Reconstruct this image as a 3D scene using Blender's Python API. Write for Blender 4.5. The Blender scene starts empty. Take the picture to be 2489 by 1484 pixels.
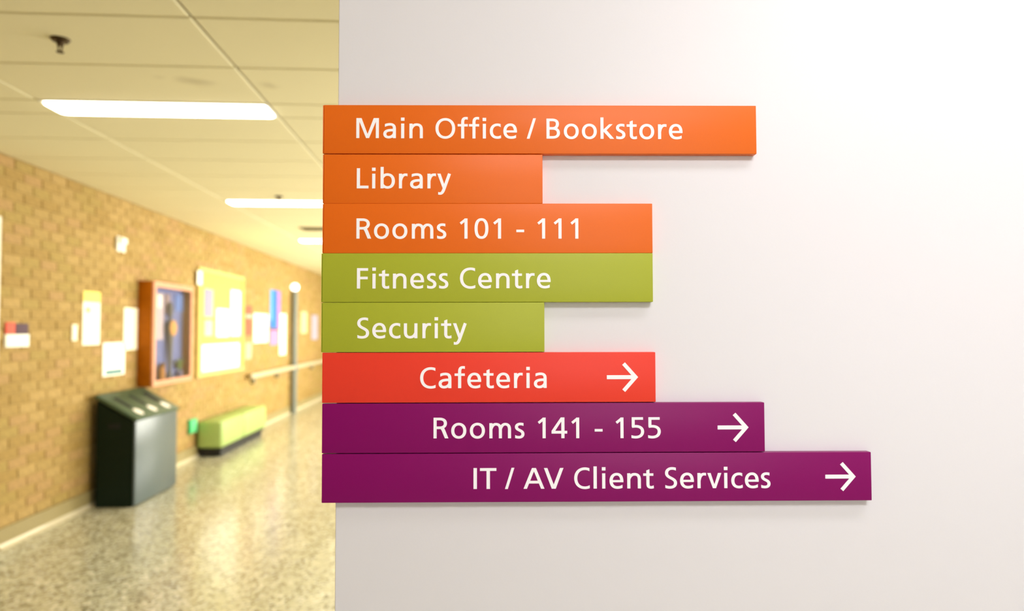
import bpy, bmesh, math, random
from mathutils import Vector, Matrix
random.seed(7)
R = math.radians
sc = bpy.context.scene
COL = sc.collection

# ------------------------------------------------------------------ camera
EYE = 1.483
YAW, PITCH, ROLL = R(-3.687), R(2.018), R(-0.109)
cy_, sy_ = math.cos(YAW), math.sin(YAW)
fw = Vector((-sy_*math.cos(PITCH), cy_*math.cos(PITCH), math.sin(PITCH)))
rt = Vector((cy_, sy_, 0))
up = rt.cross(fw)
cx_ = rt*math.cos(ROLL) + up*math.sin(ROLL)
cu_ = up*math.cos(ROLL) - rt*math.sin(ROLL)
cam_d = bpy.data.cameras.new('camera'); cam = bpy.data.objects.new('camera', cam_d); COL.objects.link(cam)
M3 = Matrix((cx_, cu_, -fw)).transposed()
cam.matrix_world = Matrix.Translation((0, 0, EYE)) @ M3.to_4x4()
cam_d.sensor_width = 36; cam_d.sensor_fit = 'HORIZONTAL'
cam_d.lens = 36*1700/2489
cam_d.clip_start = 0.05; cam_d.clip_end = 100
cam_d.dof.use_dof = True; cam_d.dof.focus_distance = 0.95; cam_d.dof.aperture_fstop = 3.0
sc.camera = cam

# ------------------------------------------------------------------ world, exposure
w = bpy.data.worlds.new('world'); sc.world = w; w.use_nodes = True
bg = w.node_tree.nodes['Background']; bg.inputs[0].default_value = (0.95, 0.97, 1.0, 1); bg.inputs[1].default_value = 0.8
sc.view_settings.view_transform = 'Standard'; sc.view_settings.look = 'None'
sc.view_settings.exposure = 0; sc.view_settings.gamma = 1.0
sc.view_settings.use_curve_mapping = False
sc.cycles.max_bounces = 8; sc.cycles.diffuse_bounces = 5; sc.cycles.glossy_bounces = 3
sc.cycles.sample_clamp_indirect = 6.0; sc.cycles.caustics_reflective = False; sc.cycles.caustics_refractive = False

def area(name, loc, rot, sx, sy, power, col):
    d = bpy.data.lights.new(name, 'AREA'); d.shape = 'RECTANGLE'; d.size = sx; d.size_y = sy
    d.energy = power; d.color = col
    o = bpy.data.objects.new(name, d); COL.objects.link(o); o.location = loc; o.rotation_euler = rot
    return o
WARM = (1.0, 0.965, 0.86)
HALL_X = 1.75            # inner face of the hall's window wall
WINS = [(3.3, 5.3), (5.8, 7.8), (8.3, 10.3), (10.8, 12.8), (13.3, 15.3)]
WIN_P = [108,88,260,260,260]
for (a, b), p in zip(WINS, WIN_P):     # one lamp added outside each invented hall window
    area('added_daylight', (HALL_X+0.25, (a+b)/2, 1.45), (0, R(90), 0), 1.8, b-a, p, WARM)
area('added_daylight_back', (1.3, -3.72, 1.65), (R(90), 0, 0), 2.4, 1.4, 38, (0.96, 0.975, 1.09))  # lamp outside the added window behind the camera

LAMP_HALL = 13.5
LAMP_NEAR = 11.8
W = -3.18                # brick face of the left wall
CEIL = 2.70

# ------------------------------------------------------------------ materials
def srgb(r, g, b):
    f = lambda c: (c/255)/12.92 if c/255 <= 0.04045 else (((c/255)+0.055)/1.055)**2.4
    return (f(r), f(g), f(b), 1)
MATS = {}
def mat(name, col, rough=0.6, metal=0.0, spec=0.5, noise=None, bump=None, emit=None, coat=0.0):
    if name in MATS: return MATS[name]
    m = bpy.data.materials.new(name); m.use_nodes = True; nt = m.node_tree
    b = nt.nodes['Principled BSDF']
    b.inputs['Base Color'].default_value = col
    b.inputs['Roughness'].default_value = rough; b.inputs['Metallic'].default_value = metal
    b.inputs['Specular IOR Level'].default_value = spec
    b.inputs['Coat Weight'].default_value = coat
    tc = None
    if noise or bump: tc = nt.nodes.new('ShaderNodeTexCoord')
    if noise:                                    # (scale, amount): fine tonal grain
        n = nt.nodes.new('ShaderNodeTexNoise'); n.inputs['Scale'].default_value = noise[0]; n.inputs['Detail'].default_value = 4
        nt.links.new(tc.outputs['Object'], n.inputs['Vector'])
        mr = nt.nodes.new('ShaderNodeMapRange'); mr.inputs['From Min'].default_value = 0.3; mr.inputs['From Max'].default_value = 0.7
        mr.inputs['To Min'].default_value = 1-noise[1]; mr.inputs['To Max'].default_value = 1+noise[1]
        nt.links.new(n.outputs['Fac'], mr.inputs['Value'])
        mx = nt.nodes.new('ShaderNodeVectorMath'); mx.operation = 'SCALE'; mx.inputs[0].default_value = col[:3]
        nt.links.new(mr.outputs['Result'], mx.inputs['Scale']); nt.links.new(mx.outputs['Vector'], b.inputs['Base Color'])
    if bump:                                     # (scale, strength, distance)
        n = nt.nodes.new('ShaderNodeTexNoise'); n.inputs['Scale'].default_value = bump[0]; n.inputs['Detail'].default_value = 3
        nt.links.new(tc.outputs['Object'], n.inputs['Vector'])
        bp = nt.nodes.new('ShaderNodeBump'); bp.inputs['Strength'].default_value = bump[1]; bp.inputs['Distance'].default_value = bump[2]
        nt.links.new(n.outputs['Fac'], bp.inputs['Height']); nt.links.new(bp.outputs['Normal'], b.inputs['Normal'])
    if emit:
        b.inputs['Emission Color'].default_value = (*emit[0], 1); b.inputs['Emission Strength'].default_value = emit[1]
    MATS[name] = m
    return m

# ------------------------------------------------------------------ mesh helpers
def box(bm, x0, x1, y0, y1, z0, z1, bevel=0, seg=2):
    r = bmesh.ops.create_cube(bm, size=1)
    for v in r['verts']:
        v.co = Vector(((x0+x1)/2 + v.co.x*(x1-x0), (y0+y1)/2 + v.co.y*(y1-y0), (z0+z1)/2 + v.co.z*(z1-z0)))
    if bevel:
        es = list({e for v in r['verts'] for e in v.link_edges})
        bmesh.ops.bevel(bm, geom=es, offset=bevel, segments=seg, profile=0.5, affect='EDGES')
def cyl(bm, p0, p1, r0, r1=None, n=20, cap=True):
    p0, p1 = Vector(p0), Vector(p1); r1 = r0 if r1 is None else r1
    q = (p1-p0).to_track_quat('Z', 'Y')
    A = [bm.verts.new(p0 + q @ Vector((r0*math.cos(2*math.pi*i/n), r0*math.sin(2*math.pi*i/n), 0))) for i in range(n)]
    B = [bm.verts.new(p1 + q @ Vector((r1*math.cos(2*math.pi*i/n), r1*math.sin(2*math.pi*i/n), 0))) for i in range(n)]
    for i in range(n): bm.faces.new((A[i], A[(i+1) % n], B[(i+1) % n], B[i]))
    if cap: bm.faces.new(A[::-1]); bm.faces.new(B)
def prism(bm, pts, axis, a, b):
    """extrude a 2D loop along an axis (0: pts are y,z; 1: pts are x,z; 2: pts are x,y)"""
    def P(p, t): return {0: (t, p[0], p[1]), 1: (p[0], t, p[1]), 2: (p[0], p[1], t)}[axis]
    A = [bm.verts.new(P(p, a)) for p in pts]; B = [bm.verts.new(P(p, b)) for p in pts]
    n = len(pts)
    for i in range(n): bm.faces.new((A[i], A[(i+1) % n], B[(i+1) % n], B[i]))
    bm.faces.new(A[::-1]); bm.faces.new(B)
    bmesh.ops.recalc_face_normals(bm, faces=bm.faces[:])
def link(name, bm, m, parent=None, smooth=False):
    me = bpy.data.meshes.new(name); bm.to_mesh(me); bm.free()
    for mm in (m if isinstance(m, (list, tuple)) else [m]): me.materials.append(mm)
    if smooth:
        me.polygons.foreach_set('use_smooth', [True]*len(me.polygons))
        if hasattr(me, 'set_sharp_from_angle'): me.set_sharp_from_angle(angle=R(40))
    o = bpy.data.objects.new(name, me); COL.objects.link(o)
    if parent: o.parent = parent
    return o
def bx(name, x0, x1, y0, y1, z0, z1, m, parent=None, bevel=0, seg=2):
    bm = bmesh.new(); box(bm, x0, x1, y0, y1, z0, z1, bevel, seg)
    return link(name, bm, m, parent, smooth=bevel > 0)
def tag(o, label=None, cat=None, group=None, kind=None):
    if label: o['label'] = label
    if cat: o['category'] = cat
    if group: o['group'] = group
    if kind: o['kind'] = kind
    return o
def thing(name, label, cat, loc=(0, 0, 0), rz=0, group=None):
    o = bpy.data.objects.new(name, None); COL.objects.link(o); o.empty_display_size = 0.1
    o.location = loc; o.rotation_euler = (0, 0, rz)
    return tag(o, label, cat, group)
def struct(o, label):
    return tag(o, label, kind='structure', cat='room')

# ------------------------------------------------------------------ surface materials
m_paint = mat('white_wall_paint', (0.81, 0.795, 0.805, 1), rough=0.42, spec=0.35, bump=(260, 0.10, 0.0006))
m_plain = mat('pale_room_paint', (0.78, 0.76, 0.72, 1), rough=0.6)
m_cream = mat('cream_hall_paint', (0.80, 0.74, 0.60, 1), rough=0.6)
m_mortar = mat('mortar', srgb(168, 140, 82), rough=0.9, noise=(40, 0.08))
BR = [mat('brick_%s' % n, srgb(*c), rough=0.8, noise=(22, 0.13), bump=(90, 0.3, 0.002)) for n, c in
      (('tan', (157, 128, 68)), ('straw', (161, 133, 74)), ('ochre', (152, 123, 62)), ('buff', (163, 130, 78)), ('olive', (155, 130, 67)), ('sand', (167, 138, 80)))]

def terrazzo():
    m = bpy.data.materials.new('terrazzo'); m.use_nodes = True; nt = m.node_tree; b = nt.nodes['Principled BSDF']
    b.inputs['Roughness'].default_value = 0.19; b.inputs['Specular IOR Level'].default_value = 0.6
    tc = nt.nodes.new('ShaderNodeTexCoord')
    v = nt.nodes.new('ShaderNodeTexVoronoi'); v.inputs['Scale'].default_value = 58; nt.links.new(tc.outputs['Object'], v.inputs['Vector'])
    bw = nt.nodes.new('ShaderNodeRGBToBW'); nt.links.new(v.outputs['Color'], bw.inputs[0])
    cr = nt.nodes.new('ShaderNodeValToRGB'); e = cr.color_ramp; e.interpolation = 'CONSTANT'
    e.elements[0].position = 0; e.elements[0].color = srgb(128, 125, 102)
    e.elements[1].position = 0.28; e.elements[1].color = srgb(180, 177, 152)
    for p, c in ((0.45, (202, 198, 174)), (0.62, (190, 186, 160)), (0.76, (226, 224, 210))):
        q = e.elements.new(p); q.color = srgb(*c)
    nt.links.new(bw.outputs[0], cr.inputs[0])
    n = nt.nodes.new('ShaderNodeTexNoise'); n.inputs['Scale'].default_value = 9; n.inputs['Detail'].default_value = 5; nt.links.new(tc.outputs['Object'], n.inputs['Vector'])
    mr = nt.nodes.new('ShaderNodeMapRange'); mr.inputs['From Min'].default_value = .3; mr.inputs['From Max'].default_value = .7; mr.inputs['To Min'].default_value = .84; mr.inputs['To Max'].default_value = 1.12
    nt.links.new(n.outputs['Fac'], mr.inputs['Value'])
    s = nt.nodes.new('ShaderNodeVectorMath'); s.operation = 'SCALE'; nt.links.new(cr.outputs['Color'], s.inputs[0]); nt.links.new(mr.outputs['Result'], s.inputs['Scale'])
    nt.links.new(s.outputs['Vector'], b.inputs['Base Color'])
    return m
m_terrazzo = terrazzo()

def tile_mat():
    """mineral fibre tile with three faint old water stains, placed in the room"""
    m = bpy.data.materials.new('ceiling_tile_fibre'); m.use_nodes = True; nt = m.node_tree; b = nt.nodes['Principled BSDF']
    b.inputs['Roughness'].default_value = 0.85; b.inputs['Specular IOR Level'].default_value = 0.2
    geo = nt.nodes.new('ShaderNodeNewGeometry')
    n = nt.nodes.new('ShaderNodeTexNoise'); n.inputs['Scale'].default_value = 5; n.inputs['Detail'].default_value = 6; nt.links.new(geo.outputs['Position'], n.inputs['Vector'])
    wob = nt.nodes.new('ShaderNodeVectorMath'); wob.operation = 'MULTIPLY_ADD'
    nt.links.new(n.outputs['Color'], wob.inputs[0]); wob.inputs[1].default_value = (0.16, 0.16, 0); nt.links.new(geo.outputs['Position'], wob.inputs[2])
    fac = None
    for (x, y, r, s) in ((-1.33, 3.48, 0.10, 0.30), (-1.47, 3.42, 0.05, 0.14), (-1.0, 3.50, 0.075, 0.22)):
        d = nt.nodes.new('ShaderNodeVectorMath'); d.operation = 'DISTANCE'; nt.links.new(wob.outputs['Vector'], d.inputs[0]); d.inputs[1].default_value = (x+0.08, y+0.08, CEIL-0.005)
        mr = nt.nodes.new('ShaderNodeMapRange'); mr.interpolation_type = 'SMOOTHSTEP'; mr.inputs['From Min'].default_value = r; mr.inputs['From Max'].default_value = 0.0
        mr.inputs['To Min'].default_value = 0; mr.inputs['To Max'].default_value = s; nt.links.new(d.outputs['Value'], mr.inputs['Value'])
        if fac is None: fac = mr.outputs['Result']
        else:
            ad = nt.nodes.new('ShaderNodeMath'); ad.operation = 'ADD'; nt.links.new(fac, ad.inputs[0]); nt.links.new(mr.outputs['Result'], ad.inputs[1]); fac = ad.outputs[0]
    mx = nt.nodes.new('ShaderNodeMix'); mx.data_type = 'RGBA'; nt.links.new(fac, mx.inputs['Factor'])
    mx.inputs['A'].default_value = srgb(229, 221, 186); mx.inputs['B'].default_value = srgb(120, 95, 50)
    nt.links.new(mx.outputs['Result'], b.inputs['Base Color'])
    return m
m_tile = tile_mat()
m_frame_white = mat('white_metal', srgb(232, 228, 216), rough=0.4)

# ------------------------------------------------------------------ the setting
Y0, Y1 = -3.6, 19.0
XR = 3.6
struct(bx('floor', W-0.3, XR+0.3, Y0-0.3, Y1+0.3, -0.1, 0, m_terrazzo), 'polished beige speckled terrazzo floor')
ceil = struct(bx('ceiling', W-0.3, XR+0.3, Y0-0.3, Y1+0.3, CEIL+0.012, CEIL+0.12, mat('ceiling_backing', srgb(150, 138, 105), rough=0.9)), 'suspended ceiling of cream rectangular tiles')
# tile rows: a light strip every five rows
rows = []                                        # (y0, y1, is_light_row)
TR, LR = 0.52, 0.24
y = 3.79
while y > Y0 + 0.6:
    for k in range(5):
        rows.append((y-TR, y, False)); y -= TR
    rows.append((y-LR, y, True)); y -= LR
y = 3.79
while y < Y1 - 0.3:
    rows.append((y, y+LR, True)); y += LR
    for k in range(5):
        if y + TR < Y1: rows.append((y, y+TR, False))
        y += TR
cols = [(W+0.0, -2.26), (-2.26, -1.07), (-1.07, 0.12), (0.12, 1.31), (1.31, 2.5), (2.5, XR)]
light_cells = []
tile_cache = {}
G = 0.0045
for (a, b, lr) in rows:
    for ci, (xa, xb) in enumerate(cols):
        if a < 1.2 and ci == 0 and False: continue
        if a > 1.3 and ci >= 4: continue                         # behind the hall's right wall
        if lr and ci in (1, 3):
            light_cells.append((xa, xb, a, b))
            if a > 3: continue
        key = (round(xb-xa, 3), round(b-a, 3))
        if key not in tile_cache:
            bm = bmesh.new(); hx, hy = (xb-xa)/2-G, (b-a)/2-G
            vs = [bm.verts.new(p) for p in ((-hx, -hy, .010), (hx, -hy, .010), (hx, hy, .010), (-hx, hy, .010))]
            c = 0.006
            v2 = [bm.verts.new(p) for p in ((-hx, -hy, c-.002), (hx, -hy, c-.002), (hx, hy, c-.002), (-hx, hy, c-.002))]
            v3 = [bm.verts.new(p) for p in ((-hx+c, -hy+c, -.002), (hx-c, -hy+c, -.002), (hx-c, hy-c, -.002), (-hx+c, hy-c, -.002))]
            for i in range(4):
                j = (i+1) % 4
                bm.faces.new((vs[i], vs[j], v2[j], v2[i])); bm.faces.new((v2[i], v2[j], v3[j], v3[i]))
            bm.faces.new(v3); bm.faces.new(vs[::-1]); bmesh.ops.recalc_face_normals(bm, faces=bm.faces[:])
            me = bpy.data.meshes.new('ceiling_tile'); bm.to_mesh(me); bm.free(); me.materials.append(m_tile); tile_cache[key] = me
        o = bpy.data.objects.new('ceiling_tile', tile_cache[key]); COL.objects.link(o)
        o.location = ((xa+xb)/2, (a+b)/2, CEIL); o.parent = ceil

# left brick wall: mortar bed, every brick laid on it
wl = struct(bx('wall_left', W-0.3, W-0.006, Y0-0.3, Y1+0.3, 0, CEIL+0.01, m_mortar), 'tan brick wall along the left of the corridor')
BL, BH, PX, PZ = 0.205, 0.0655, 0.215, 0.0753
def brick_mesh(i):
    bm = bmesh.new(); box(bm, -0.016, 0, -BL/2, BL/2, -BH/2, BH/2, 0.003, 1)
    me = bpy.data.meshes.new('brick'); bm.to_mesh(me); bm.free(); me.materials.append(BR[i]); return me
bms = [brick_mesh(i) for i in range(6)]
near, far = [], []
zb = 0.135
for c in range(34):
    zc = zb + PZ*(c+0.5)
    off = (0, 0.5)[c % 2]*PX
    k = 0
    yy = Y0 + off
    while yy < Y1:
        yc = yy + PX/2
        if not (yc > 3.85 and zc < 2.26 and yc + BL/2 < 4.97): near.append((yc, zc))
        yy += PX
DOOR_EDGE = 4.937
vis = sorted([p for p in near if p[0] > 4.78], key=lambda p: p[0])
pieces = vis[:298]; rest_v = vis[298:] + [p for p in near if p[0] <= 4.78]
for (yc, zc) in pieces:
    o = bpy.data.objects.new('brick', bms[random.randrange(6)]); COL.objects.link(o)
    o.location = (W + random.uniform(-0.0015, 0.0015), yc, min(zc, CEIL-0.035)); o.parent = wl
    if zc < 2.26 and yc - BL/2 < DOOR_EDGE:                      # cut brick against the door frame
        b = yc + BL/2; o.location.y = (DOOR_EDGE+b)/2; o.scale.y = (b-DOOR_EDGE)/BL
bm = bmesh.new()
for (yc, zc) in rest_v:
    x1 = W + random.uniform(-0.0015, 0.0015); x0 = W-0.014
    ya, yb, za, zb2 = yc-BL/2, min(yc+BL/2, Y1), zc-BH/2, zc+BH/2
    vs = [bm.verts.new(p) for p in ((x1, ya, za), (x1, yb, za), (x1, yb, zb2), (x1, ya, zb2), (x0, ya, za), (x0, yb, za), (x0, yb, zb2), (x0, ya, zb2))]
    mi = random.randrange(6)
    for q in ((0, 1, 2, 3), (4, 5, 1, 0), (5, 6, 2, 1), (6, 7, 3, 2), (7, 4, 0, 3)):
        f = bm.faces.new([vs[i] for i in q]); f.material_index = mi
bmesh.ops.recalc_face_normals(bm, faces=bm.faces[:])
tag(link('brick_courses', bm, BR, wl), kind='stuff')

# baseboard with a polished cove strip at its foot, highlight painted in as a paler tone
face_p = [(W-0.02, 0.135), (W+0.012, 0.135), (W+0.016, 0.130), (W+0.016, 0.034), (W-0.02, 0.034)]
cove_p = [(W-0.02, 0.0335), (W+0.016, 0.0335)]
for i in range(7):
    t = math.pi/2*i/6
    cove_p.append((W+0.017+0.036*(1-math.cos(t)), 0.033*(1-math.sin(t))+0.0005))
cove_p.append((W-0.02, 0.0005))
for (a, b, nm) in ((5.0, Y1, 'baseboard_left'), (Y0, 3.86, 'baseboard_left_near')):
    bm = bmesh.new(); prism(bm, face_p, 1, a, b)
    bo = struct(link(nm, bm, mat('terrazzo_base', srgb(150, 136, 92), rough=0.5, noise=(160, 0.15)), None), 'terrazzo base along the brick wall')
    bm = bmesh.new(); prism(bm, cove_p, 1, a, b)
    link('cove_highlight', bm, mat('cove_highlight', srgb(206, 196, 168), rough=0.16), bo, True)

# door at the left edge of the picture
d1 = struct(thing('door_1', '', 'x', (W, 4.405, 0)), 'pale door frame at the near end of the brick wall')
for (a, b, c, d, e, f_, nm, mt) in ((0, .03, .47, .53, 0, 2.2, 'door_jamb', m_frame_white), (0, .03, -.53, -.47, 0, 2.2, 'door_jamb', m_frame_white),
        (0, .03, -.53, .53, 2.2, 2.26, 'door_head', m_frame_white), (-.009, .012, -.47, .47, 0.005, 2.2, 'door_leaf', mat('door_grey', srgb(150, 150, 140), rough=0.5))):
    bx(nm, a, b, c, d, e, f_, mt, d1, 0.003)
bm = bmesh.new(); cyl(bm, (0.012, .36, 1.0), (.06, .36, 1.0), .011); cyl(bm, (.055, .37, 1.0), (.055, .25, 1.0), .009); link('door_handle', bm, mat('steel', (.6, .6, .6, 1), .3, 1.0), d1, True)

# hall's right wall is unseen; its five windows are added to light the corridor
bmw = bmesh.new()
box(bmw, HALL_X, HALL_X+0.2, 1.3, Y1, 0, 0.55); box(bmw, HALL_X, HALL_X+0.2, 1.3, Y1, 2.35, CEIL+0.01)
ys = [1.3] + [v for ab in WINS for v in ab] + [Y1]
for i in range(0, len(ys), 2): box(bmw, HALL_X, HALL_X+0.2, ys[i], ys[i+1], 0.55, 2.35)
struct(link('wall_right', bmw, m_cream), 'cream window wall opposite the brick wall')
def glass_mat():
    m = bpy.data.materials.new('window_glass'); m.use_nodes = True; nt = m.node_tree; nt.nodes.clear()
    o = nt.nodes.new('ShaderNodeOutputMaterial'); t = nt.nodes.new('ShaderNodeBsdfTransparent'); g = nt.nodes.new('ShaderNodeBsdfGlossy'); g.inputs['Roughness'].default_value = 0.02
    lw = nt.nodes.new('ShaderNodeLayerWeight'); lw.inputs['Blend'].default_value = 0.25
    fr = nt.nodes.new('ShaderNodeMath'); fr.operation = 'MULTIPLY_ADD'; fr.inputs[1].default_value = 0.3; fr.inputs[2].default_value = 0.03; nt.links.new(lw.outputs['Facing'], fr.inputs[0]); x = nt.nodes.new('ShaderNodeMixShader')
    nt.links.new(fr.outputs[0], x.inputs[0]); nt.links.new(t.outputs[0], x.inputs[1]); nt.links.new(g.outputs[0], x.inputs[2]); nt.links.new(x.outputs[0], o.inputs['Surface'])
    return m
m_glass = glass_mat()
for i, (a, b) in enumerate(WINS):
    wn = struct(thing('window_%d' % (i+1), '', 'x', (HALL_X, (a+b)/2, 0.55)), 'tall unseen window added in the cream wall opposite the bricks')
    h = (b-a)/2
    bm = bmesh.new()
    for q in ((-h, -h+.05, 0, 1.8), (h-.05, h, 0, 1.8), (-.025, .025, 0, 1.8), (-h, h, 0, .05), (-h, h, 1.75, 1.8)): box(bm, .06, .12, *q)
    link('window_frame', bm, m_frame_white, wn)
    bx('pane', .085, .091, -h+.05, -.025, .05, 1.75, m_glass, wn); bx('pane', .085, .091, .025, h-.05, .05, 1.75, m_glass, wn)
struct(bx('wall_end', W, HALL_X+0.2, Y1, Y1+0.2, 0, CEIL+0.01, m_cream), 'cream wall closing the far end of the corridor')
struct(bx('wall_near_right', XR, XR+0.2, Y0, 1.3, 0, CEIL+0.01, m_plain), 'pale wall right of the camera')
# unseen back wall, glazed opening added to light the signs
bmw = bmesh.new(); BX = 1.3
box(bmw, W, BX-1.2, Y0-0.2, Y0, 0, CEIL+0.01); box(bmw, BX+1.2, XR, Y0-0.2, Y0, 0, CEIL+0.01); box(bmw, BX-1.2, BX+1.2, Y0-.2, Y0, 0, .95); box(bmw, BX-1.2, BX+1.2, Y0-.2, Y0, 2.35, CEIL+.01)
struct(link('wall_back', bmw, m_plain), 'pale wall behind the camera')
wn = struct(thing('window_6', '', 'x', (BX, Y0, 0.95)), 'added window behind the camera')
bm = bmesh.new()
for q in ((-1.2, -1.15, 0, 1.4), (1.15, 1.2, 0, 1.4), (-1.2, 1.2, 0, .05), (-1.2, 1.2, 1.35, 1.4), (-.02, .02, 0, 1.4)): box(bm, q[0], q[1], -.1, -.04, q[2], q[3])
link('window_frame', bm, m_frame_white, wn); bx('pane', -1.15, -.02, -.075, -.069, .05, 1.35, m_glass, wn); bx('pane', .02, 1.15, -.075, -.069, .05, 1.35, m_glass, wn)

# ------------------------------------------------------------------ sign wall
D = 0.95; TH = 0.012
PSI = YAW + R(0.668)
SO = Vector((-math.sin(YAW)*D, math.cos(YAW)*D, 0))       # point of the sign faces' plane straight ahead of the eye
def sign_frame(name, label, cat, u=0, z=0):
    p = SO + Vector((math.cos(PSI)*u, math.sin(PSI)*u, z))
    return thing(name, label, cat, p, PSI)
EDGE = -0.2407
bm = bmesh.new(); box(bm, EDGE, 3.75, TH, TH+0.14, 0, CEIL+0.01, 0.0025, 2)
wf = link('wall_front', bm, m_paint, None, True); wf.location = SO; wf.rotation_euler = (0, 0, PSI)
struct(wf, 'smooth white painted wall carrying the coloured signs')

# ------------------------------------------------------------------ lettering: humanist sans drawn as pen strokes and polygons
# units: one pixel of the photograph on the sign face; cap height 49.7
HV, HH = 3.8, 3.15
def bez(p0, p1, p2, p3, n=10):
    return [tuple(((1-t)**3*a + 3*(1-t)**2*t*b + 3*(1-t)*t*t*c + t**3*d) for a, b, c, d in zip(p0, p1, p2, p3)) for t in [i/n for i in range(1, n+1)]]
def path(start, *segs):
    P = [start]
    for s in segs:
        if len(s) == 2: P.append(s)
        else: P += bez(P[-1], s[0:2], s[2:4], s[4:6])
    return P
def stroke(P, closed=False, v0=False, v1=False, k=1.0):
    """polyline -> list of (left, right) offset pairs of an elliptical pen; v0/v1 cut that end vertically"""
    out = []; n = len(P)
    for i in range(n):
        a = P[(i-1) % n] if (closed or i > 0) else P[i]; b = P[(i+1) % n] if (closed or i < n-1) else P[i]
        tx, ty = b[0]-a[0], b[1]-a[1]; l = math.hypot(tx, ty) or 1; tx /= l; ty /= l
        nx, ny = -ty, tx; h = math.hypot(nx*HV, ny*HH)*k
        L = [P[i][0]+nx*h, P[i][1]+ny*h]; Rr = [P[i][0]-nx*h, P[i][1]-ny*h]
        if (v0 and i == 0) or (v1 and i == n-1):
            for q in (L, Rr):
                if abs(tx) > 0.3: dx = P[i][0]-q[0]; q[0] += dx; q[1] += dx*ty/tx
        out.append((tuple(L), tuple(Rr)))
    return ('S', out, closed)
def rect(x0, y0, x1, y1): return ('P', [(x0, y0), (x1, y0), (x1, y1), (x0, y1)])
def poly(*p): return ('P', list(p))
def mir(w, *p): return ('P', [(w-x, y) for x, y in p][::-1])
def ring(cx, cy, rx, ry, e=2.12, n=44):
    P = []
    for i in range(n):
        t = 2*math.pi*i/n; c, s = math.cos(t), math.sin(t)
        P.append((cx + rx*math.copysign(abs(c)**(2/e), c), cy + ry*math.copysign(abs(s)**(2/e), s)))
    return stroke(P, True)
Md = [(3, 49.5), (12.8, 49.5), (27.65, 10), (28.4, 0), (24, 0), (7.6, 40.5), (3, 44)]
Vd = [(0, 49.5), (8.5, 49.5), (23.7, 10), (24.5, 0), (18.8, 0)]
vd = [(0, 36.3), (8.2, 36.3), (17, 9), (17.6, 0), (13.2, 0)]
Ad = [(0, 0), (8.4, 0), (25.3, 41.5), (26, 49.6), (20.5, 49.6)]
def n_parts():
    return [rect(0, 0, 7.6, 36.3), stroke(path((3.9, 22), (6.5, 30.5, 12, 33.8, 17.8, 33.8), (26, 33.8, 29.2, 29, 29.2, 21), (29.2, 0)))]
def rot180(parts, w, h):
    o = []
    for q in parts:
        if q[0] == 'P': o.append(('P', [(w-x, h-y) for x, y in q[1]]))
        else: o.append(('S', [((w-l[0], h-l[1]), (w-r[0], h-r[1])) for l, r in q[1]], q[2]))
    return o
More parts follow.
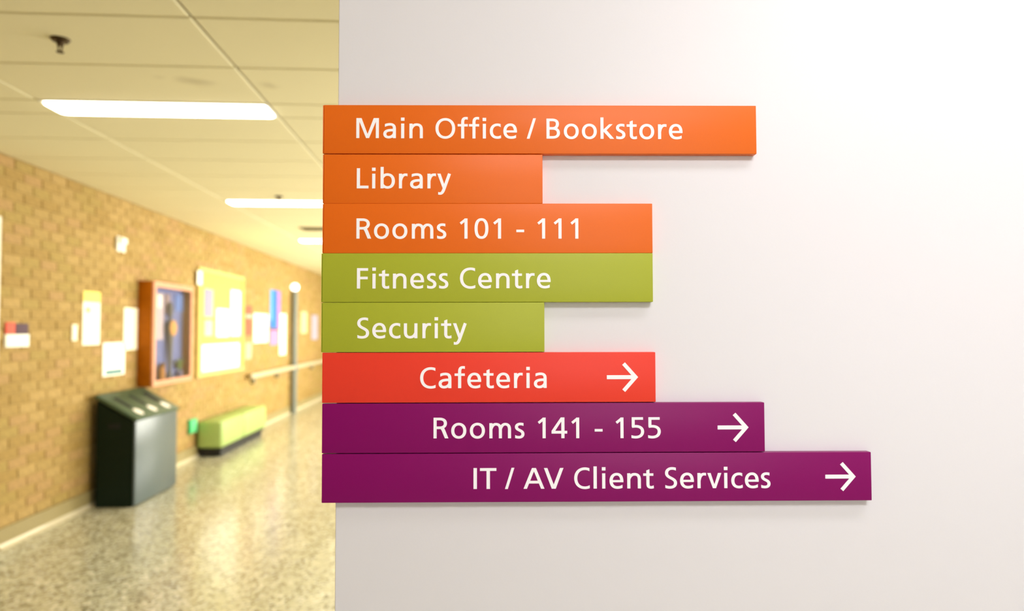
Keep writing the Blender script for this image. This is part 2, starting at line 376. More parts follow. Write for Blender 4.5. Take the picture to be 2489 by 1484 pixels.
GL = {
 'M': [rect(0, 0, 7.5, 49.5), rect(47.8, 0, 55.3, 49.5), poly(*Md), mir(55.3, *Md)],
 'a': [stroke(path((4.1, 31.4), (8, 33.2, 12, 34.2, 16.5, 34.2), (24, 34.2, 27.3, 30.8, 27.3, 24), (27.3, 0)), v0=True),
       stroke(path((25.4, 19.9), (21, 19.9), (11, 19.6, 3.9, 17.5, 3.9, 10.6), (3.9, 5.3, 8, 2.4, 13.3, 2.4), (19.5, 2.4, 25, 6, 27.6, 12)))],
 'i': [rect(0, 0, 7.7, 36.3), rect(-.5, 43.1, 8.3, 51.1)],
 'l': [rect(0, 0, 8, 53)],
 'n': n_parts(), 'u': rot180(n_parts(), 33, 36.3),
 'm': [rect(0, 0, 7.5, 36.3), stroke(path((3.9, 22), (6.5, 30.5, 11, 33.8, 15.5, 33.8), (23, 33.8, 26.6, 29, 26.6, 21), (26.6, 0))),
       stroke(path((26.6, 22), (29.3, 30.5, 34, 33.8, 38, 33.8), (45.3, 33.8, 48.6, 29, 48.6, 21), (48.6, 0)))],
 'r': [rect(0, 0, 7.6, 36.3), stroke(path((3.8, 17), (5.2, 28.5, 10, 33.7, 16, 33.7), (18, 33.7, 19.5, 33.5, 21, 33.1)), v1=True)],
 'O': [ring(24.2, 24.6, 20.4, 22.5)], 'o': [ring(18.3, 18.2, 14.5, 16.0)], '0': [ring(16.9, 24.8, 13.1, 22.2, 2.35)],
 'f': [stroke(path((12.3, 0), (12.3, 40), (12.3, 47, 15, 50.1, 20, 50.1), (22, 50.1, 23.6, 49.9, 25, 49.5)), v1=True), rect(0, 29.5, 24.9, 35.5)],
 't': [poly((7.6, 30), (15.2, 30), (15.2, 45.7), (7.6, 42.8)), stroke(path((11.4, 34), (11.4, 10.5), (11.4, 4.6, 14, 2.4, 18.8, 2.4), (21, 2.4, 23.2, 2.8, 25.2, 3.7)), v1=True), rect(0, 30, 24.6, 36)],
 'c': [stroke(path((27, 31.8), (24.5, 33.2, 22, 34, 18.7, 34), (9, 34, 3.8, 27, 3.8, 18), (3.8, 8.5, 9.5, 2.4, 18.7, 2.4), (22, 2.4, 24.8, 3.2, 27.5, 4.6)), v0=True, v1=True)],
 'e': [poly((4, 14.9), (33.5, 14.9), (33.5, 20.2), (4, 20.2)), stroke(path((29.7, 17), (29.7, 28, 25.4, 34.2, 17.3, 34.2), (9, 34.2, 3.8, 27.5, 3.8, 18.3), (3.8, 8.5, 9.5, 2.4, 19, 2.4), (23.5, 2.4, 27.5, 3.3, 31.2, 5.2)), v1=True)],
 's': [stroke(path((21, 33.0), (18.5, 33.9, 16, 34.3, 13.3, 34.3), (7.5, 34.3, 4, 31.3, 4, 27.3), (4, 22.5, 8.5, 20.8, 12, 19), (16.5, 16.8, 19.5, 14.5, 19.5, 10.3), (19.5, 5, 15.5, 2.4, 9.8, 2.4), (6.5, 2.4, 3.3, 3, 0.7, 4.2)), v0=True, v1=True)],
 'S': [stroke(path((26.8, 45.8), (24, 46.9, 21, 47.5, 17.5, 47.5), (9, 47.5, 4.2, 42.7, 4.2, 36.6), (4.2, 30.5, 8.5, 27.8, 14, 24.9), (20.5, 21.6, 25.6, 18.8, 25.6, 12.8), (25.6, 6, 20.3, 2.3, 12.5, 2.3), (8, 2.3, 4.3, 3, 0.9, 4.5)), v0=True, v1=True)],
 'C': [stroke(path((37, 45.1), (33.5, 46.8, 30, 47.6, 26, 47.6), (12.5, 47.6, 3.9, 38.5, 3.9, 24.8), (3.9, 11, 12.5, 2, 26, 2), (30, 2, 34, 2.8, 37.6, 4.5)), v0=True, v1=True)],
 'k': [rect(0, 0, 7.5, 53), poly((7, 18.5), (7, 22.8), (21.5, 36.3), (30, 36.3), (14.9, 21.4), (10, 18)), poly((7, 23), (7, 18.2), (23.8, 0), (33.6, 0), (14.6, 21.8), (10, 23.5))],
 'b': [rect(0, 0, 7.6, 53), stroke(path((3.8, 25.5), (7, 32, 12, 34.2, 17, 34.2), (26, 34.2, 31.3, 27.5, 31.3, 18.5), (31.3, 9, 26, 2.4, 17.5, 2.4), (12, 2.4, 7, 4.7, 3.8, 10.5)))],
 'y': [stroke(path((30, 36.4), (17, 0), (14.2, -8, 11.5, -12.6, 7, -12.6), (5, -12.6, 3.5, -12.4, 2.1, -12)), v1=True), poly((0, 36.4), (8.1, 36.4), (19, 5), (15.8, -4), (14.6, -3.3))],
 'v': [poly(*vd), mir(34, *vd)], 'V': [poly(*Vd), mir(47.3, *Vd)],
 'A': [poly(*Ad), mir(50.7, *Ad), poly((12.8, 12.6), (37.9, 12.6), (35, 19.2), (15.7, 19.2))],
 'T': [rect(0, 43, 39.7, 49.8), rect(15.8, 0, 24.1, 44)], 'I': [rect(0, 0, 8.3, 50)],
 'L': [rect(0, 0, 7.8, 49.7), rect(7, 0, 28.7, 6.8)],
 'F': [rect(0, 0, 7.8, 49.8), rect(7, 43.2, 27.1, 49.8), rect(7, 22.5, 26.3, 28.9)],
 'R': [rect(0, 0, 7.6, 49.7), stroke(path((6, 46.5), (15, 46.5), (23.5, 46.5, 28.7, 42.5, 28.7, 36), (28.7, 29.3, 23.5, 25.4, 15, 25.4), (6, 25.4))),
       poly((15.5, 23.6), (24.5, 26.8), (28, 20), (36.1, 0), (27.4, 0), (19.6, 18.6), (17.5, 22.3))],
 'B': [rect(0, 0, 7.6, 49.7), stroke(path((6, 46.5), (14, 46.5), (22, 46.5, 26.9, 43.3, 26.9, 36.8), (26.9, 30, 22.5, 25.7, 15, 25.5), (6, 25.5))),
       stroke(path((6, 25.4), (15, 25.4), (24.5, 25.4, 29.3, 21, 29.3, 14.3), (29.3, 7, 24, 3.2, 15, 3.2), (6, 3.2)))],
 '1': [rect(11.6, 0, 19.2, 49.6), poly((0, 39.3), (3.8, 34.3), (12.5, 41.3), (16, 49.6), (12.9, 49.6))],
 '4': [poly((0, 17.6), (22.4, 50), (27, 50), (23.7, 40.2), (8.7, 17.4)), rect(0, 11.1, 38, 17.7), rect(23.6, 0, 31.4, 50)],
 '5': [rect(1.5, 44, 29, 50.2), rect(1.5, 27, 8.8, 45), stroke(path((2, 27.7), (5.5, 28.2, 7.5, 28.4, 11, 28.4), (21.5, 28.4, 27.6, 23.5, 27.6, 16), (27.6, 7.3, 21, 2.3, 11, 2.3), (7, 2.3, 3.5, 2.9, .6, 3.9)), v1=True)],
 '/': [poly((0, -.3), (7, -.3), (22.9, 50.4), (16, 50.4))], '-': [rect(0, 15.9, 19.2, 22)],
 '>': [poly((0, 0), (-31.6, 35.5), (-38.4, 29.5), (-12.1, 0)), poly((0, 0), (-12.1, 0), (-38.4, -29.5), (-31.6, -35.5)), rect(-75.5, -4.8, -9, 4.8)],
}
GMESH = {}
m_vinyl = mat('white_vinyl_lettering', srgb(250, 248, 248), rough=0.5)
LT = 0.00035
def glyph_mesh(ch):
    if ch in GMESH: return GMESH[ch]
    bm = bmesh.new(); S = 1.0
    for k, q in enumerate(GL[ch]):
        f, bk = -(LT + k*0.00002), 0.0002
        if q[0] == 'P':
            A = [bm.verts.new((x, f/PXM, y)) for x, y in q[1]]; B = [bm.verts.new((x, bk/PXM, y)) for x, y in q[1]]; n = len(A)
            if n == 4: bm.faces.new(A)
            else:
                face = bm.faces.new(A); bmesh.ops.triangulate(bm, faces=[face], ngon_method='EAR_CLIP')
            for i in range(n): bm.faces.new((A[i], A[(i+1) % n], B[(i+1) % n], B[i]))
        else:
            pr = q[1]; n = len(pr)
            V = [[bm.verts.new((p[0], d/PXM, p[1])) for d in (f, bk) for p in (l, r)] for l, r in pr]   # Lf Rf Lb Rb
            for i in range(n if q[2] else n-1):
                a, b = V[i], V[(i+1) % n]
                bm.faces.new((a[0], a[1], b[1], b[0])); bm.faces.new((a[0], b[0], b[2], a[2])); bm.faces.new((a[1], a[3], b[3], b[1]))
            if not q[2]:
                for a in (V[0], V[-1]): bm.faces.new((a[0], a[1], a[3], a[2]))
    # orient: front faces towards -y
    for f in bm.faces:
        f.normal_update()
        if abs(f.normal.y) > .9 and f.normal.y > 0: f.normal_flip()
    me = bpy.data.meshes.new('letter'); bm.to_mesh(me); bm.free(); me.materials.append(m_vinyl); GMESH[ch] = me
    return me
PXM = D/1700
ORANGE = mat('orange_sign_enamel', srgb(230, 107, 20), rough=0.38, spec=0.25, noise=(900, 0.02), bump=(1500, 0.06, 0.0002))
GREEN = mat('green_sign_enamel', srgb(168, 175, 48), rough=0.38, spec=0.25, noise=(900, 0.02), bump=(1500, 0.06, 0.0002))
RED = mat('red_sign_enamel', srgb(232, 62, 42), rough=0.38, spec=0.25, noise=(900, 0.02), bump=(1500, 0.06, 0.0002))
PURPLE = mat('purple_sign_enamel', srgb(132, 0, 94), rough=0.38, spec=0.25, noise=(900, 0.02), bump=(1500, 0.06, 0.0002))
SM = {'o': ORANGE, 'g': GREEN, 'r': RED, 'p': PURPLE}
SIGNS = [
 ('o', -0.25827, 0.33697, 1.72528, 1.79125, 1, [('M', 0.0458, 0.02029, 0.9975), ('a', 0.08256, 0.02023, 0.9979), ('i', 0.10694, 0.02018, 0.9982), ('n', 0.11829, 0.02016, 0.9984), ('O', 0.15388, 0.02009, 0.9988), ('f', 0.18427, 0.02003, 0.9991), ('f', 0.19975, 0.02, 0.9993), ('i', 0.21868, 0.01997, 0.9995), ('c', 0.22826, 0.01995, 0.9996), ('e', 0.2468, 0.01992, 0.9999), ('/', 0.27884, 0.01986, 1.0002), ('B', 0.30599, 0.0198, 1.0006), ('o', 0.32982, 0.01976, 1.0008), ('o', 0.35463, 0.01971, 1.0011), ('k', 0.38019, 0.01966, 1.0014), ('s', 0.4014, 0.01962, 1.0017), ('t', 0.41617, 0.0196, 1.0018), ('o', 0.43361, 0.01956, 1.0021), ('r', 0.45939, 0.01952, 1.0024), ('e', 0.47435, 0.01949, 1.0025)]),
 ('o', -0.2578, 0.04214, 1.65677, 1.72314, 1, [('L', 0.04641, 0.01962, 0.9975), ('i', 0.06729, 0.01963, 0.9978), ('b', 0.07872, 0.01963, 0.9979), ('r', 0.10376, 0.01964, 0.9982), ('a', 0.11889, 0.01965, 0.9984), ('r', 0.14261, 0.01966, 0.9987), ('y', 0.15602, 0.01967, 0.9988)]),
 ('o', -0.25771, 0.19237, 1.58873, 1.65566, 1, [('R', 0.04622, 0.01894, 0.9975), ('o', 0.07006, 0.01894, 0.9978), ('o', 0.09504, 0.01893, 0.9981), ('m', 0.12148, 0.01892, 0.9984), ('s', 0.15538, 0.0189, 0.9988), ('1', 0.18657, 0.01889, 0.9992), ('0', 0.2068, 0.01888, 0.9994), ('1', 0.2323, 0.01887, 0.9997), ('-', 0.26377, 0.01886, 1.0001), ('1', 0.2924, 0.01885, 1.0004), ('1', 0.31481, 0.01884, 1.0007), ('1', 0.33775, 0.01883, 1.0009)]),
 ('g', -0.25879, 0.1923, 1.52198, 1.5876, 1, [('F', 0.04837, 0.01777, 0.9975), ('i', 0.06937, 0.01779, 0.9978), ('t', 0.07801, 0.01779, 0.9979), ('n', 0.09712, 0.01781, 0.9981), ('e', 0.12066, 0.01784, 0.9984), ('s', 0.14309, 0.01786, 0.9986), ('s', 0.15933, 0.01787, 0.9988), ('C', 0.18798, 0.0179, 0.9992), ('e', 0.21269, 0.01792, 0.9995), ('n', 0.23707, 0.01795, 0.9997), ('t', 0.25872, 0.01797, 1.0), ('r', 0.27787, 0.01799, 1.0002), ('e', 0.29271, 0.018, 1.0004)]),
 ('g', -0.25837, 0.04401, 1.45434, 1.52049, 1, [('S', 0.04846, 0.01804, 0.9975), ('e', 0.06908, 0.01802, 0.9978), ('c', 0.09175, 0.01799, 0.9981), ('u', 0.11178, 0.01797, 0.9983), ('r', 0.13682, 0.01794, 0.9986), ('i', 0.15346, 0.01792, 0.9988), ('t', 0.1621, 0.01791, 0.9989), ('y', 0.1782, 0.01789, 0.9991)]),
 ('r', -0.25659, 0.19477, 1.38633, 1.45264, 0, [('C', 0.1321, 0.01856, 0.9985), ('a', 0.15709, 0.01854, 0.9988), ('f', 0.17871, 0.01852, 0.9991), ('e', 0.19594, 0.0185, 0.9993), ('t', 0.21758, 0.01848, 0.9995), ('e', 0.23505, 0.01847, 0.9997), ('r', 0.2591, 0.01844, 1.0), ('i', 0.27598, 0.01843, 1.0002), ('a', 0.28595, 0.01842, 1.0003), ('>', 0.42759, 0.03274, 1.01)]),
 ('p', -0.25635, 0.34252, 1.31886, 1.38411, 0, [('R', 0.15016, 0.01865, 0.9988), ('o', 0.17399, 0.01859, 0.999), ('o', 0.19911, 0.01853, 0.9993), ('m', 0.22547, 0.01847, 0.9996), ('s', 0.25984, 0.01838, 1.0), ('1', 0.2908, 0.01831, 1.0004), ('4', 0.30942, 0.01827, 1.0006), ('1', 0.33624, 0.0182, 1.0009), ('-', 0.36781, 0.01812, 1.0013), ('1', 0.39618, 0.01806, 1.0016), ('5', 0.41725, 0.01801, 1.0019), ('5', 0.43984, 0.01795, 1.0021), ('>', 0.57687, 0.03194, 1.0)]),
 ('p', -0.25611, 0.48694, 1.25185, 1.3167, 0, [('I', 0.20381, 0.01783, 0.9994), ('T', 0.2125, 0.01782, 0.9995), ('/', 0.24611, 0.01778, 0.9999), ('A', 0.2711, 0.01775, 1.0002), ('V', 0.29866, 0.01772, 1.0005), ('C', 0.33945, 0.01768, 1.001), ('l', 0.36561, 0.01765, 1.0013), ('i', 0.37722, 0.01764, 1.0014), ('e', 0.38723, 0.01763, 1.0015), ('n', 0.41114, 0.0176, 1.0018), ('t', 0.43278, 0.01758, 1.0021), ('S', 0.46212, 0.01755, 1.0024), ('e', 0.48262, 0.01753, 1.0027), ('r', 0.5062, 0.0175, 1.0029), ('v', 0.51964, 0.01749, 1.0031), ('i', 0.54245, 0.01747, 1.0034), ('c', 0.55205, 0.01746, 1.0035), ('e', 0.57053, 0.01744, 1.0037), ('s', 0.59226, 0.01741, 1.0039), ('>', 0.72147, 0.03224, 0.985)])]
LABELS = ['top orange sign lettered Main Office / Bookstore', 'short orange sign lettered Library', 'orange sign lettered Rooms 101 - 111', 'green sign lettered Fitness Centre', 'short green sign lettered Security', 'red sign lettered Cafeteria with a right arrow', 'purple sign lettered Rooms 141 - 155 with a right arrow', 'bottom purple sign lettered IT / AV Client Services with a right arrow']
for (mk, u0, u1, z0, z1, cap, glyphs), lab in zip(SIGNS, LABELS):
    t = sign_frame('direction_sign', lab, 'sign', u0, z0)
    L, H = u1-u0, z1-z0; z_lo = -0.0009 if glyphs[0][0] != 'I' else 0
    c0 = 0.0013 if cap else 0
    bx('sign_panel', c0, L, 0, TH, z_lo, H+0.0002, SM[mk], t, 0.0008, 3)
    if cap: bx('end_cap', 0, c0-0.0003, 0.0003, TH, z_lo+0.0003, H, SM[mk], t, 0.0004, 2)
    for (ch, gu, gz, s) in glyphs:
        o = bpy.data.objects.new('arrow' if ch == '>' else 'letter', glyph_mesh(ch)); COL.objects.link(o)
        o.parent = t; o.location = (gu, 0, gz); o.scale = (s*PXM, PXM, s*PXM)

# ------------------------------------------------------------------ ceiling fittings
m_lh = mat('hall_diffuser', (1, 1, 1, 1), emit=((1.0, 0.95, 0.76), LAMP_HALL))
m_ln = mat('near_diffuser', (1, 1, 1, 1), emit=((1.0, 0.97, 1.05), LAMP_NEAR))
def ceiling_light(cx, cy, hx, hy, md, label, group=None, rz=0):
    t = thing('ceiling_light', label, 'light', (cx, cy, CEIL), rz, group)
    bm = bmesh.new()
    for q in ((-hx, hx, -hy, -hy+.012), (-hx, hx, hy-.012, hy), (-hx, -hx+.012, -hy+.012, hy-.012), (hx-.012, hx, -hy+.012, hy-.012)): box(bm, q[0], q[1], q[2], q[3], -.006, .01)
    link('frame', bm, m_frame_white, t)
    bm = bmesh.new(); r = 0.035; P = []
    ax, ay = hx-.008, hy-.013
    for (sx, sy, a0) in ((1, 1, 0), (-1, 1, 90), (-1, -1, 180), (1, -1, 270)):
        for i in range(5):
            a = R(a0 + 90*i/4); P.append((sx*(ax-r)+r*math.cos(a), sy*(ay-r)+r*math.sin(a)))
    prism(bm, P, 2, -0.012, 0.004); link('diffuser', bm, md, t)
    return t
names = {3.91: 'long rectangular ceiling light nearest the camera in the corridor', 6.75: 'middle ceiling light of the corridor row', 9.6: 'third ceiling light down the corridor, half hidden by the orange signs'}
for (xa, xb, a, b) in light_cells:
    yc = (a+b)/2
    if a < 3: continue
    left = xa < -1
    lab = None
    for k, v in names.items():
        if left and abs(yc-k) < 0.3: lab = v
    grp = None
    if lab is None:
        n = round((yc-3.91)/2.84)
        lab = '%s ceiling light down the corridor, %s' % (('first', 'second', 'third', 'fourth', 'fifth', 'sixth')[n], 'in the row nearer the brick wall' if left else 'in the added row nearer the window wall')  # right-hand row is unseen, added for its light
    grp = 'corridor ceiling lights'
    ceiling_light((xa+xb)/2, yc, (xb-xa)/2-.006, (b-a)/2-.004, m_lh, lab, grp)
ceiling_light(1.05, 0.3, 0.6, 0.15, m_ln, 'ceiling light above the white sign wall', None, PSI)
ceiling_light(0.5, -0.9, 0.6, 0.3, mat('added_room_diffuser', (1, 1, 1, 1), emit=((1.0, 0.98, 1.04), 19)), 'added ceiling light just behind the camera', None)  # unseen fixture, added as soft overall light on the sign wall
ceiling_light(1.5, -2.9, 0.6, 0.3, mat('added_back_diffuser', (1, 1, 1, 1), emit=((1.0, 0.98, 1.04), 5)), 'added ceiling light by the back window', None)  # unseen fixture, added for sheen on the upper signs

def sprinkler(x, y, label):
    t = thing('sprinkler', label, 'sprinkler', (x, y, CEIL))
    m = mat('dark_bronze', srgb(70, 52, 26), rough=0.4, metal=0.6)
    bm = bmesh.new(); cyl(bm, (0, 0, 0.002), (0, 0, -.012), .042, .03, 24); link('escutcheon', bm, m, t, True)
    bm = bmesh.new(); cyl(bm, (0, 0, -.012), (0, 0, -.03), .016, .012, 12)
    for s in (-1, 1): cyl(bm, (s*.010, 0, -.028), (s*.004, 0, -.055), .003, .003, 8)
    link('frame', bm, m, t, True)
    bm = bmesh.new(); cyl(bm, (0, 0, -.055), (0, 0, -.058), .015, .015, 16); link('deflector', bm, m, t, True)
sprinkler(-1.692, 2.99, 'dark bronze sprinkler head on the ceiling, upper left')
sprinkler(-1.70, 6.42, 'small dark sprinkler head just before the middle ceiling light')
t = thing('ceiling_vent', 'small grey ceiling vent just before the third corridor light', 'vent', (-1.72, 8.45, CEIL))
bm = bmesh.new()
for q in ((-.25, .25, -.13, -.11), (-.25, .25, .11, .13), (-.25, -.23, -.11, .11), (.23, .25, -.11, .11)): box(bm, *q, -.012, .002)
link('vent_frame', bm, mat('vent_grey', srgb(120, 110, 80), 0.5), t)
for i in range(6): bx('slat', -.23, .23, -.1+i*.036, -.09+i*.036, -.010, .001, mat('vent_slat', srgb(88, 80, 56), .5), t)

# ------------------------------------------------------------------ things on the brick wall  (y0, y1, z0, z1 on the wall face)
def m_(c, rough=0.7): return mat('paint_%d_%d_%d' % c, srgb(*c), rough=rough)
def sheet(name, label, cat, r, c, d=0.003, extra=(), group=None, base=None):
    """a flat notice pinned to the wall: the sheet itself plus printed areas (dy0, dy1, dz0, dz1 fractions, colour)"""
    y0, y1, z0, z1 = r
    x0 = (W if base is None else base)
    t = thing(name, label, cat, (x0+0.0018, (y0+y1)/2, z0), 0, group)
    h = (y1-y0)/2; H = z1-z0
    bx('backing', 0, d, -h, h, 0, H, m_(c), t, min(0.0008, d/3), 1)
    for (a, b, e, f_, cc) in extra:
        bx('printed_area', d, d+.0008, -h+2*h*a, -h+2*h*b, H*e, H*f_, m_(cc), t)
    return t
RC = {'room': (5.026, 5.282, 1.371, 1.544), 'small': (5.846, 5.923, 1.403, 1.536), 'p1': (6.011, 6.284, 1.364, 1.817), 'p2': (6.709, 6.977, 1.303, 1.7), 'p3': (6.344, 6.735, 1.082, 1.378), 'strobe': (6.53, 6.681, 2.205, 2.345), 'board': (8.444, 10.131, 0.93, 2.24), 'b0': (8.375, 8.526, 2.023, 2.188), 'b1': (8.64, 8.939, 1.651, 1.993), 'b2': (8.665, 8.923, 1.419, 1.61), 'b3': (9.062, 9.534, 1.404, 1.767), 'b4': (9.594, 10.001, 1.411, 2.035), 'b5': (8.586, 9.97, 0.988, 1.315), 'red': (10.296, 10.585, 1.412, 1.85), 'grey': (10.293, 10.582, 1.07, 1.31), 'wh': (10.669, 11.426, 1.299, 1.744), 'blue': (11.532, 12.156, 1.524, 2.152), 'pink': (11.548, 12.017, 1.246, 1.517), 'wh2': (12.119, 12.552, 1.063, 1.774), 'w3': (13.644, 14.163, 1.426, 1.851), 'lav': (14.572, 15.166, 1.292, 1.808), 'teal': (8.232, 8.438, 0.304, 0.465)}
# room sign
y0, y1, z0, z1 = RC['room']
t = thing('room_sign', 'small wall plaque, coral and dark purple over white, beside the door frame', 'sign', (W+.002, (y0+y1)/2, z0))
h = (y1-y0)/2; H = z1-z0
bx('white_panel', 0, .018, -h, h, 0, H*.52, m_((250, 250, 240)), t, .003)
bx('coral_panel', 0, .012, -h*.95, -h*.18, H*.53, H, m_((214, 90, 70)), t, .002)
bx('purple_panel', 0, .012, -h*.16, h*.98, H*.53, H*.96, m_((78, 52, 68)), t, .002)
# switch
y0, y1, z0, z1 = RC['small']
t = thing('wall_switch', 'small narrow white switch plate on the brick wall', 'switch', (W+.002, (y0+y1)/2, z0))
bx('plate', 0, .01, -(y1-y0)/2, (y1-y0)/2, 0, z1-z0, m_((248, 240, 215)), t, .004, 3); bx('rocker', .01, .014, -.012, .012, .04, z1-z0-.04, m_((252, 250, 240)), t, .002)
sheet('paper_notice', 'tall narrow white notice with a yellow top on the bricks', 'notice', RC['p1'], (250, 246, 228), extra=((0, 1, .8, 1, (248, 222, 110)), (.15, .42, .60, .70, (240, 205, 120))))
sheet('paper_notice', 'plain white notice just left of the wooden display cabinet', 'notice', RC['p2'], (252, 248, 225))
sheet('paper_notice', 'square white notice with teal print along its bottom, above the recycling bin', 'notice', RC['p3'], (250, 250, 240), extra=((.12, .88, .05, .17, (50, 120, 120)), (.2, .55, .72, .84, (225, 215, 205))))
# alarm strobe
y0, y1, z0, z1 = RC['strobe']
t = thing('alarm_strobe', 'white fire alarm strobe high on the brick wall', 'alarm', (W+.002, (y0+y1)/2, z0))
h = (y1-y0)/2; H = z1-z0
bx('base_plate', 0, .02, -h, h, 0, H, m_((250, 248, 238), .4), t, .006, 3); bx('strobe_lens', .02, .05, -h*.7, h*.7, H*.52, H*.92, m_((255, 255, 250), .2), t, .008, 3)
bm = bmesh.new(); cyl(bm, (.018, 0, H*.26), (.032, 0, H*.26), h*.5, h*.42, 20); link('horn', bm, m_((244, 240, 226), .4), t, True)

# display cabinet
FX = 0.15
y0, y1, z0, z1 = 6.985, 7.955, 0.94, 1.968
t = thing('display_cabinet', 'orange wooden display cabinet with glass front on the brick wall', 'cabinet', (W+.002, (y0+y1)/2, z0))
h = (y1-y0)/2; H = z1-z0; m_wood = mat('orange_oak_shaded', srgb(165, 90, 2), rough=0.55, spec=0.12, noise=(14, 0.12)); F = 0.055  # sides, top and bottom carry the wood's shaded tone
bx('side_panel', 0, FX-.02, -h, -h+.02, 0, H, m_wood, t, .002); bx('side_panel', 0, FX-.02, h-.02, h, 0, H, m_wood, t, .002)
bx('top_panel', 0, FX-.02, -h+.02, h-.02, H-.02, H, m_wood, t); bx('bottom_panel', 0, FX-.02, -h+.02, h-.02, 0, .02, m_wood, t)
bx('back_panel', .045, .053, -h+.02, h-.02, .02, H-.02, m_((100, 112, 172)), t)
dr = link('door_frame', (lambda bm: ([box(bm, FX-.019, FX, *q) for q in ((-h, -h+F, 0, H), (h-F, h, 0, H), (-h+F, h-F, 0, F), (-h+F, h-F, H-F, H))], bm)[1])(bmesh.new()), mat('oak_lit_front', srgb(208, 142, 104), rough=0.4, noise=(14, 0.1)), t)  # same wood as the sides, its lit front painted paler
bx('glass_pane', FX-.012, FX-.008, -h+F, h-F, F, H-F, m_glass, dr)
CX = W+.002+.054
def inside(name, label, cat, a, b, e, f_, c, d=.01, off=0.0):
    o = thing(name, label, cat, (CX+.001+off, y0+(y1-y0)*(a+b)/2, z0+H*e)); hh = (y1-y0)*(b-a)/2
    bx('panel', 0, d, -hh, hh, 0, H*(f_-e), m_(c), o, .001, 1); return o
inside('pinned_sheet', 'pale lavender sheet at the left inside the display cabinet', 'paper', .26, .44, .44, .90, (196, 178, 190))
inside('pinned_card', 'bright white card at the top left inside the display cabinet', 'paper', .27, .37, .76, .88, (255, 252, 240), .004, .012)
inside('pennant', 'bright blue pennant at the top right inside the display cabinet', 'pennant', .74, .96, .73, .91, (88, 124, 200))
inside('cloth_strip', 'brown grey cloth at the top centre inside the display cabinet', 'cloth', .48, .60, .70, .90, (150, 128, 134))
o = thing('trophy_figure', 'dark grey figure with an orange rosette standing in the display cabinet', 'trophy', (CX+.040, y0+(y1-y0)*.53, z0+.021))
bm = bmesh.new(); prof = [(.034, 0), (.032, .05), (.018, .12), (.026, .30), (.034, .48), (.030, .60), (.016, .65), (.026, .70), (.030, .76), (.012, .82)]
for i in range(len(prof)-1): cyl(bm, (0, 0, prof[i][1]), (0, 0, prof[i+1][1]), prof[i][0], prof[i+1][0], 18, i in (0, len(prof)-2))
link('figure', bm, m_((108, 108, 112)), o, True)
bm = bmesh.new(); cyl(bm, (.030, .01, .55), (.040, .01, .55), .085, .07, 20); link('rosette', bm, m_((216, 156, 84)), o, True)
o = thing('plant', 'dark green plant at the lower right inside the display cabinet', 'plant', (CX+.038, y0+(y1-y0)*.80, z0+.021))
bm = bmesh.new(); cyl(bm, (0, 0, 0), (0, 0, .09), .026, .034, 18); link('pot', bm, m_((120, 112, 148)), o, True)
for i in range(16):
    a = i*2.4; l = random.uniform(.10, .19); e = random.uniform(.5, 1.3)
    bm = bmesh.new(); tip = Vector((math.cos(a)*math.cos(e)*l*.2, math.sin(a)*math.cos(e)*l*1.15, math.sin(e)*l)); b0 = Vector((0, 0, .085)); mid = b0+tip*.5+Vector((0, 0, .02)); side = Vector((-math.sin(a)*.3, math.cos(a)+.4, 0))*.026
    v = [bm.verts.new(p) for p in (b0, mid+side, b0+tip, mid-side)]; bm.faces.new(v)
    lf = link('leaf', bm, m_((72, 92, 30)), o); md = lf.modifiers.new('thick', 'SOLIDIFY'); md.thickness = .002
o = thing('basket', 'orange brown round basket at the lower left inside the display cabinet', 'basket', (CX+.04, y0+(y1-y0)*.33, z0+.021))
bm = bmesh.new(); cyl(bm, (0, 0, 0), (0, 0, .08), .03, .036, 20); cyl(bm, (0, 0, .08), (0, 0, .16), .036, .03, 20); link('bowl', bm, m_((196, 132, 60)), o, True)
bm = bmesh.new(); bmesh.ops.create_icosphere(bm, subdivisions=2, radius=.03); bmesh.ops.translate(bm, verts=bm.verts[:], vec=(0.0, 0.02, .17)); link('ball', bm, m_((120, 78, 44)), o, True)

# bulletin board
y0, y1, z0, z1 = RC['board']
t = thing('notice_board', 'yellow notice board in a pale frame right of the display cabinet', 'board', (W+.002, (y0+y1)/2, z0))
h = (y1-y0)/2; H = z1-z0
bx('board_surface', 0, .015, -h+.03, h-.03, .03, H-.03, m_((216, 198, 84)), t)
bm = bmesh.new()
for q in ((-h, -h+.05, 0, H), (h-.05, h, 0, H), (-h+.05, h-.05, 0, .05), (-h+.05, h-.05, H-.05, H)): box(bm, 0, .03, *q)
link('board_frame', bm, m_((206, 184, 108)), t)
bx('heading_strip', .015, .018, -h+.12, h-.18, H-.17, H-.13, m_((165, 160, 84)), t)
PB = W+.002+.015
for (k, lab, c) in (('b1', 'tall lavender sheet at the left of the yellow notice board', (146, 142, 168)), ('b2', 'short lavender sheet below the tall one on the notice board', (158, 152, 172)),
                    ('b3', 'white sheet in the middle of the yellow notice board', (252, 252, 250)), ('b4', 'tall white sheet with pink print at the right of the notice board', (252, 250, 248)),
                    ('b5', 'wide white poster along the bottom of the yellow notice board', (253, 253, 251)), ('b0', 'small white card at the top left corner of the notice board', (254, 252, 240))):
    sheet('board_sheet', lab, 'notice', RC[k], c, d=.003, base=PB+(.016 if k == 'b0' else 0), extra=(((.3, .55, .35, .6, (190, 140, 172)),) if k == 'b4' else ()))
sheet('poster', 'narrow coral poster right of the notice board', 'poster', RC['red'], (196, 84, 62), extra=((0, 1, .58, .7, (220, 170, 150)),))
sheet('poster', 'pale grey sheet below the narrow coral poster', 'poster', RC['grey'], (178, 170, 140))
sheet('paper_notice', 'broad white notice between the coral and the blue poster', 'notice', RC['wh'], (252, 248, 232), extra=((.3, .5, .55, .8, (214, 176, 150)),))
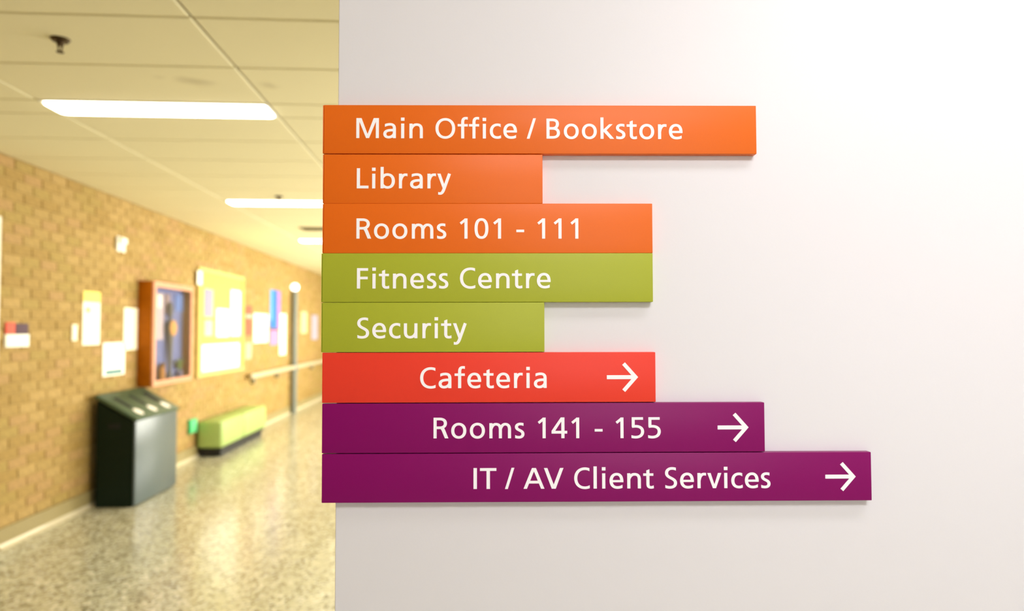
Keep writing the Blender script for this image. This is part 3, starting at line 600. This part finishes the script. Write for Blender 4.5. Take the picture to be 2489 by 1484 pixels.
sheet('poster', 'tall bright blue poster with a violet right edge', 'poster', RC['blue'], (36, 108, 190), extra=((.68, 1, 0, 1, (170, 110, 190)), (0, .2, .2, 1, (90, 160, 210))))
sheet('poster', 'pink sheet directly below the bright blue poster', 'poster', RC['pink'], (206, 128, 180), extra=((0, 1, .9, 1, (60, 40, 70)),))
sheet('paper_notice', 'tall cream notice between the blue poster and the grey post', 'notice', RC['wh2'], (252, 250, 226))
sheet('paper_notice', 'narrow cream notice right of the grey post', 'notice', RC['w3'], (216, 196, 150))
sheet('poster', 'lavender poster farthest along the brick wall, beside the signs', 'poster', RC['lav'], (170, 162, 182))
# grey post
t = thing('wall_post', 'grey post against the brick wall topped by a white round lamp', 'post', (W+.075, 12.85, 0))
bm = bmesh.new(); cyl(bm, (0, 0, 0), (0, 0, 2.2), .05, .05, 20); link('post', bm, m_((116, 122, 116), .5), t, True)
bm = bmesh.new(); bmesh.ops.create_uvsphere(bm, u_segments=20, v_segments=12, radius=.07); bmesh.ops.translate(bm, verts=bm.verts[:], vec=(0, 0, 2.265)); link('round_lamp', bm, mat('lit_globe', (1, 1, 1, 1), emit=((1, .97, .9), 3.0)), t, True)
# handrail
t = thing('handrail', 'pale handrail running along the far part of the brick wall', 'handrail', (W, 10.3, 0))
bx('rail', .065, .105, 0, 8.6, .79, .86, m_((188, 176, 146), .4), t, .012, 3)
for i in range(7): bx('bracket', -.005, .066, .25+i*1.3, .31+i*1.3, .70, .80, m_((150, 140, 110), .4), t, .004)
# small green box
y0, y1, z0, z1 = RC['teal']
t = thing('wall_box', 'small teal green box on the bricks just before the lime bench', 'box', (W+.002, (y0+y1)/2, z0))
bx('box_body', 0, .03, -(y1-y0)/2, (y1-y0)/2, 0, z1-z0, m_((60, 176, 110)), t, .006); bx('box_lid', .03, .036, -(y1-y0)/2+.01, (y1-y0)/2-.01, .01, z1-z0-.01, m_((90, 196, 130)), t, .002)

# ------------------------------------------------------------------ bench
t = thing('bench', 'lime green upholstered bench on a black base against the brick wall', 'bench', (-3.03, 9.22, 0))
m_lime = mat('lime_vinyl', srgb(157, 180, 104), rough=0.45, spec=0.5, noise=(30, .03))
bx('base', -.10, .125, -.70, .95, .0, .07, mat('black_base', srgb(20, 18, 16), .6), t)
bx('base_rail', -.12, .145, -.74, .99, .07, .10, mat('black_base', srgb(20, 18, 16), .6), t, .004)
bx('seat', -.135, .165, -.76, .06, .10, .42, m_lime, t, .045, 4)
bx('seat', -.135, .165, .068, 1.05, .10, .42, m_lime, t, .045, 4)

# ------------------------------------------------------------------ recycling bin
t = thing('recycling_bin', 'dark green recycling bin with sloped top and three openings', 'bin', (-3.115, 6.13, 0))
m_bin = mat('dark_green_plastic', srgb(4, 24, 13), rough=0.45, spec=0.2); m_bf = mat('slate_green_plastic', srgb(80, 94, 98), rough=0.3, spec=0.6)
DX, LY, ZB, ZF = 0.325, 0.85, 0.925, 0.735
bm = bmesh.new(); prism(bm, [(0, 0.0), (DX-.02, 0), (DX-.02, ZF-.02), (0, ZB-.02)], 1, 0, LY)
bmesh.ops.bevel(bm, geom=bm.edges[:], offset=.012, segments=2, affect='EDGES'); link('body', bm, m_bin, t, True)
bx('front_panel', DX-.021, DX, .004, LY-.004, .01, ZF-.012, m_bf, t, .006)
sl = math.atan2(ZB-ZF, DX)
top = bpy.data.objects.new('lid', None)
bm = bmesh.new(); SLN = math.hypot(DX, ZB-ZF)
box(bm, -.012, SLN+.012, -.008, LY+.008, -.014, .016, .006, 2)
lid = link('lid', bm, mat('lid_green', srgb(62, 84, 62), rough=0.4), t, True); lid.location = (0, 0, ZB); lid.rotation_euler = (0, sl, 0)
for i, (yc, hw) in enumerate(((.16, .035), (.425, .030), (.70, .05))):
    bx('slot', .07, .235, yc-hw, yc+hw, .0155, .0175, mat('slot_black', srgb(6, 10, 6), .8), lid, .0008, 1)
    bm = bmesh.new(); cyl(bm, (.305, yc+.0, .0155), (.305, yc+.0, .0185), .048, .048, 24); link('round_label', bm, m_((246, 240, 232)), lid, True)
bx('handle_recess', .10, .20, -.002, .008, .66, .70, mat('slot_black', srgb(6, 10, 6), .8), t, .002)
